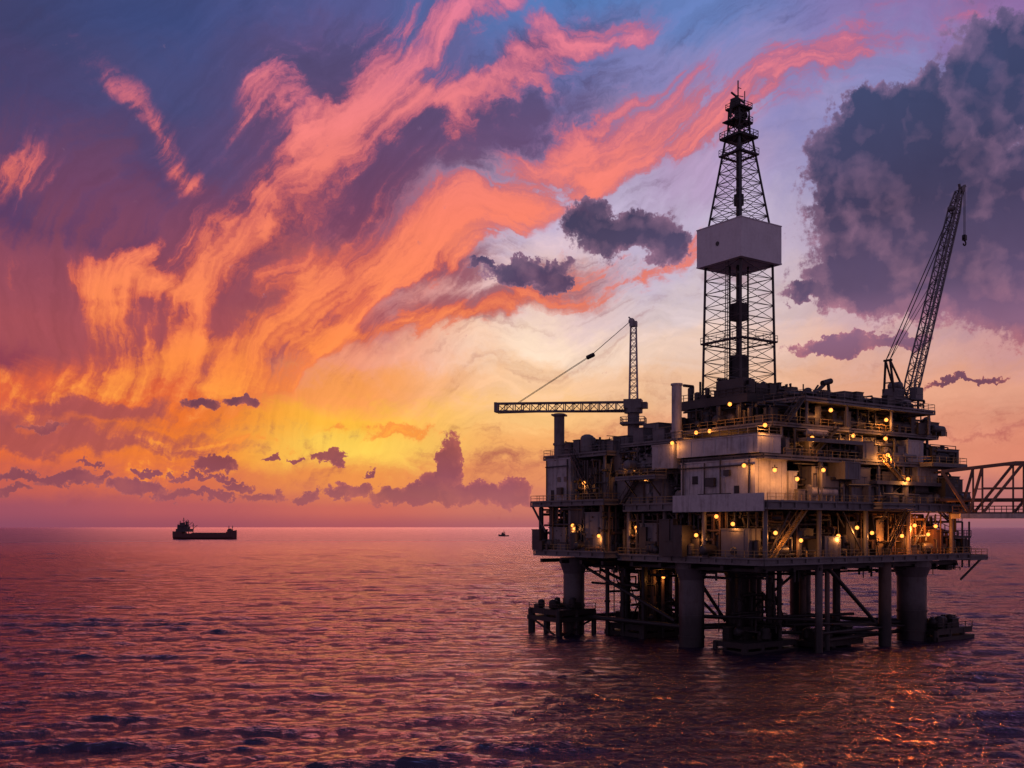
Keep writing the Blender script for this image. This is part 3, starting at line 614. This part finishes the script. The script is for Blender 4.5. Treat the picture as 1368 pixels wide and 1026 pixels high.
for y,z,r in ((1.2,2.6,.3),(1.9,2.8,.2)):
    m=MB(); m.tube((0,y,z),(Lb,y,z),r,8); m.obj('pipe',M_rust,BR)
# ------------------------------------------------------------------ LAMPS
import bmesh
bm=bmesh.new(); bmesh.ops.create_uvsphere(bm,u_segments=12,v_segments=8,radius=0.31); bme=bpy.data.meshes.new('lamp_bulb'); bm.to_mesh(bme); bm.free(); bme.materials.append(M_bulb)
fx=MB(); fx.box(-.3,-.3,.32,.3,.3,.44); fx.tube((0,0,.44),(0,0,.8),.06,6); fx.tube((.28,.28,-.2),(.28,.28,.34),.03,5); fx.tube((-.28,.28,-.2),(-.28,.28,.34),.03,5)
fo=fx.obj('lamp',M_black,P); fme=fo.data; bpy.data.objects.remove(fo)
RL=random.Random(77)
def lamp(u,v,z,w=420,c=(1,.36,.08)):
    e=bpy.data.objects.new('lamp',fme); e.location=(u,v,z); COL.objects.link(e); e.parent=P
    b=bpy.data.objects.new('lamp_bulb',bme); COL.objects.link(b); b.parent=e
    l=bpy.data.lights.new('lamp_light','POINT'); l.energy=w*RL.uniform(.4,.85); l.color=c; l.shadow_soft_size=.3
    lo=bpy.data.objects.new('lamp_light',l); lo.location=(-.3,-.3,-.6); COL.objects.link(lo); lo.parent=e
def LR(px,py,v,w=420,c=(1,.36,.08)): u=U(px,v); lamp(u,v,Z(u,v,py),w,c)
def LL(px,py,u,w=420): v=V(px,u); lamp(u,v,Z(u,v,py),w)
for px,py in ((1035,628),(1065,640),(1100,628),(1186,608),(1213,640)): LR(px,py,-.9,800)
for px,py in ((1022,568),(1184,561),(1183,586),(1085,585),(1140,582)): LR(px,py,.1,720)
for px,py in ((975,540),(1110,548)): LR(px,py,8.6 if px<1000 else -.9,420)
for px,py in ((930,578),(948,576)): LL(px,py,2.6,300)
for px,py in ((898,592),(994,622)): LL(px,py,-1.6,360)
for px,py in ((780,645),(862,640),(840,622)): LL(px,py,-3.2 if px<830 else .0,420)
for px,py in ((765,702),(800,716),(850,705),(880,718)): LL(px,py,-3.5 if px<830 else 0.,480)
for px,py in ((957,690),(979,700),(930,715)): LL(px,py,-.9,420)
for px,py in ((1036,712),(1070,722),(1120,716),(1145,705),(1165,712),(1240,714)): LR(px,py,-.3,620)
LR(1222,702,-.5,2600,(1,.25,.04)); LR(1205,716,-.5,1500,(1,.25,.04)); LR(1250,703,-.5,2000,(1,.25,.04))  # added lamps, standing in for orange sunset glow seen through the lower deck
lamp(8,30,11,260)
# ------------------------------------------------------------------ SHIP
def hull(L,stations,mat,name,parent):
    m=MB(); rows=[]
    for x,b,zd in stations: rows.append([(x,-b,zd),(x,-b*.92,zd*.3),(x,-b*.6,-1),(x,b*.6,-1),(x,b*.92,zd*.3),(x,b,zd)])
    vs=[p for r in rows for p in r]; fs=[]
    for i in range(len(rows)-1):
        for j in range(5): fs.append((i*6+j,(i+1)*6+j,(i+1)*6+j+1,i*6+j+1))
        fs.append((i*6+5,(i+1)*6+5,(i+1)*6,i*6))
    fs.append(tuple(range(6))); fs.append(tuple(reversed(range(len(vs)-6,len(vs)))))
    m.add(vs,fs); return m.obj(name,mat,parent)
k=16.5; Ys=CAMH*F/k; sh=empty('cargo_ship',((274-684)/F*Ys,Ys,0),math.radians(-6),'dark red cargo ship with cranes and bridge tower on the sea','ship')
hull(105,[(-52,7,13),(-48,9,12.5),(-36,10,12),(-35,10,9.5),(30,10,9.5),(38,9,9.8),(39,9,12.5),(46,6,13.5),(53,.6,15)],M_hull,'hull',sh)
m=MB(); m.box(-46,-8,12.2,-24,8,17); m.box(-44,-7,17,-28,7,21); m.box(-43,-8.5,21,-32,8.5,24); m.box(-40,-3,24,-35,3,27); m.tube((-31,0,21),(-31,0,29),1.8,12); m.obj('superstructure',M_ship,sh)
for x,h in ((-36,35),(-42,30),(-20,26),(-28,31)):
    m=MB(); m.beam((x,0,9),(x,0,h),.9); m.beam((x-3,0,h-4),(x+3,0,h-4),.5); m.beam((x,0,h-9),(x+7,0,h-3),.6); m.obj('mast',M_ship,sh)
for x in (40,46): m=MB(); m.beam((x,0,12),(x,0,22),.7); m.beam((x-1,0,19),(x+1,0,19),.4); m.obj('mast',M_ship,sh)
m=MB(); m.box(39,-5,12.6,45,5,16); m.box(40,-4,16,43,4,17.5); m.obj('deckhouse',M_ship,sh)
for i in range(6): m=MB(); m.box(-20+i*9,-7,9.4,-13+i*9,7,10.4); m.box(-19.5+i*9,-6.5,10.4,-13.5+i*9,6.5,10.8); m.obj('hatch_cover',M_ship,sh)
Yb=CAMH*F/12.5; tb=empty('tugboat',((673-684)/F*Yb,Yb,0),math.radians(170),'small dark tugboat with wheelhouse and mast on open water','boat')
hull(22,[(-11,2.5,2.6),(-6,3.4,2.3),(4,3.4,2.8),(9,2.4,3.8),(11.5,.3,4.6)],M_ship,'hull',tb)
m=MB(); m.box(-3,-2,2.4,5,2,5.4); m.box(0,-1.8,5.4,4.4,1.8,8.2); m.tube((-2,0,5),(-2,0,9),.8,10); m.obj('wheelhouse',M_ship,tb)
m=MB(); m.beam((0,0,7),(0,0,13),.5); m.beam((-2,0,10.5),(2,0,10.5),.4); m.obj('mast',M_black,tb)
# ------------------------------------------------------------------ SEA
def sea():
    rg=[2.0]
    while rg[-1]<62: rg.append(rg[-1]*1.06)
    while rg[-1]<900: rg.append(rg[-1]*1.0034)
    while rg[-1]<2500: rg.append(rg[-1]*1.008)
    while rg[-1]<45000: rg.append(rg[-1]*1.05)
    r=np.array(rg)
    fa=math.radians(34); a1=np.arange(-fa,fa,0.0018); a2=np.arange(fa,2*math.pi-fa,math.radians(2.0)); a=np.concatenate([a1,a2]); a=np.sort(a)
    da=np.diff(np.append(a,a[0]+2*math.pi)); dr=np.gradient(r)
    nr,na=len(r),len(a)
    RR,AA=np.meshgrid(r,a,indexing='ij'); X=RR*np.sin(AA); Y=RR*np.cos(AA)
    spc=np.maximum(dr[:,None]*np.ones((1,na)),RR*da[None,:]*0.6)
    rs=np.random.RandomState(31); Zz=np.zeros_like(X); Dx=np.zeros_like(X); Dy=np.zeros_like(X)
    wd=math.radians(-76)
    N=110
    for i in range(N):
        L=0.9*(26/0.9)**((i+rs.rand())/N); th=wd+rs.randn()*(0.30+0.40*math.exp(-L/3)); kx,ky=math.cos(th)*2*math.pi/L,math.sin(th)*2*math.pi/L
        A=0.0058*L*(1.0 if L<3 else (3/L)**0.50); ph=rs.rand()*6.283
        att=np.clip((L/spc-2.0)/2.5,0,1)
        arg=kx*X+ky*Y+ph
        Zz+=A*att*np.sin(arg); c=A*att*np.cos(arg)*0.85; Dx+=c*math.cos(th); Dy+=c*math.sin(th)
    g=0.9+0.25*np.sin(X*0.031+1.3+np.sin(Y*.023))*np.sin(Y*0.027+.4+np.sin(X*.017))
    Zz*=g; X=X+Dx*g*.9; Y=Y+Dy*g*.9
    V3=np.stack([X,Y,Zz],-1).reshape(-1,3)
    ii=np.arange(nr-1)[:,None]*na; jj=np.arange(na)[None,:]; j2=(jj+1)%na
    q=np.stack([ii+jj,ii+j2,ii+na+j2,ii+na+jj],-1).reshape(-1,4)[:, ::-1]
    nv=len(V3); V3=np.vstack([V3,[[0,0,0]]])
    tri=np.stack([np.full(na,nv),(np.arange(na)+1)%na,np.arange(na)],-1)
    me=bpy.data.meshes.new('sea_water')
    me.vertices.add(nv+1); me.vertices.foreach_set('co',V3.ravel())
    nl=q.size+tri.size; me.loops.add(nl); me.loops.foreach_set('vertex_index',np.concatenate([q.ravel(),tri[:,::-1].ravel()]))
    me.polygons.add(len(q)+len(tri)); ls=np.concatenate([np.arange(len(q))*4,q.size+np.arange(len(tri))*3]); me.polygons.foreach_set('loop_start',ls)
    me.polygons.foreach_set('use_smooth',np.ones(len(q)+len(tri),bool))
    me.update(calc_edges=True); me.validate()
    if me.polygons[0].normal.z<0: me.flip_normals()
    o=bpy.data.objects.new('sea_water',me); COL.objects.link(o); o['kind']='structure'
    mt=bpy.data.materials.new('sea_water'); mt.use_nodes=True; t=NT(mt.node_tree)
    co=t.n('ShaderNodeTexCoord').outputs['Object']
    mp=t.n('ShaderNodeMapping'); t.put(mp.inputs[0],co); mp.inputs['Rotation'].default_value=(0,0,math.radians(6)); mp.inputs['Scale'].default_value=(.42,1.0,1)
    n1=t.noise(mp.outputs[0],1.3,5,0.66,.0,False,'2D'); n2=t.noise(mp.outputs[0],0.22,5,0.62,.0,False,'2D'); n3=t.noise(mp.outputs[0],0.05,4,0.6,.0,False,'2D')
    h=t.m('ADD',t.m('ADD',t.m('MULTIPLY',n1,0.34),t.m('MULTIPLY',n2,1.0)),t.m('MULTIPLY',n3,1.4))
    bp=t.n('ShaderNodeBump'); bp.inputs['Strength'].default_value=1.0; bp.inputs['Distance'].default_value=1.0; t.put(bp.inputs['Height'],h)
    dist=t.v('LENGTH',co)
    rough=t.lin(dist,150,1500,0.06,0.28)
    gl=t.n('ShaderNodeBsdfGlossy'); gl.inputs['Color'].default_value=(1.0,0.74,0.84,1); t.put(gl.inputs['Roughness'],rough); t.nt.links.new(bp.outputs[0],gl.inputs['Normal'])
    df=t.n('ShaderNodeBsdfDiffuse'); df.inputs['Color'].default_value=(0.012,0.008,0.024,1)
    fr=t.n('ShaderNodeFresnel'); fr.inputs['IOR'].default_value=1.62; t.nt.links.new(bp.outputs[0],fr.inputs['Normal'])
    ms=t.n('ShaderNodeMixShader'); t.nt.links.new(fr.outputs[0],ms.inputs[0]); t.nt.links.new(df.outputs[0],ms.inputs[1]); t.nt.links.new(gl.outputs[0],ms.inputs[2])
    oo=t.n('ShaderNodeOutputMaterial'); t.nt.links.new(ms.outputs[0],oo.inputs[0]); me.materials.append(mt)
sea()
# ------------------------------------------------------------------ SUN + CAMERA
sl=bpy.data.lights.new('sun','SUN'); sl.energy=0.15; sl.angle=math.radians(30); sl.color=(1.0,0.36,0.24)
so=bpy.data.objects.new('sun',sl); COL.objects.link(so)
azs=math.atan((470-684)/F); elv=math.radians(16)
dirv=Vector((math.sin(azs)*math.cos(elv),math.cos(azs)*math.cos(elv),math.sin(elv)))
so.rotation_euler=dirv.to_track_quat('Z','Y').to_euler()
cam=bpy.data.cameras.new('camera'); cam.lens=35; cam.sensor_width=36; cam.shift_y=191/1368; cam.clip_end=80000; cam.clip_start=.5
co=bpy.data.objects.new('camera',cam); co.location=(0,0,CAMH); co.rotation_euler=(math.radians(90),0,0); COL.objects.link(co); scene.camera=co
scene.view_settings.view_transform='Standard'; scene.view_settings.look='None'; scene.view_settings.exposure=0
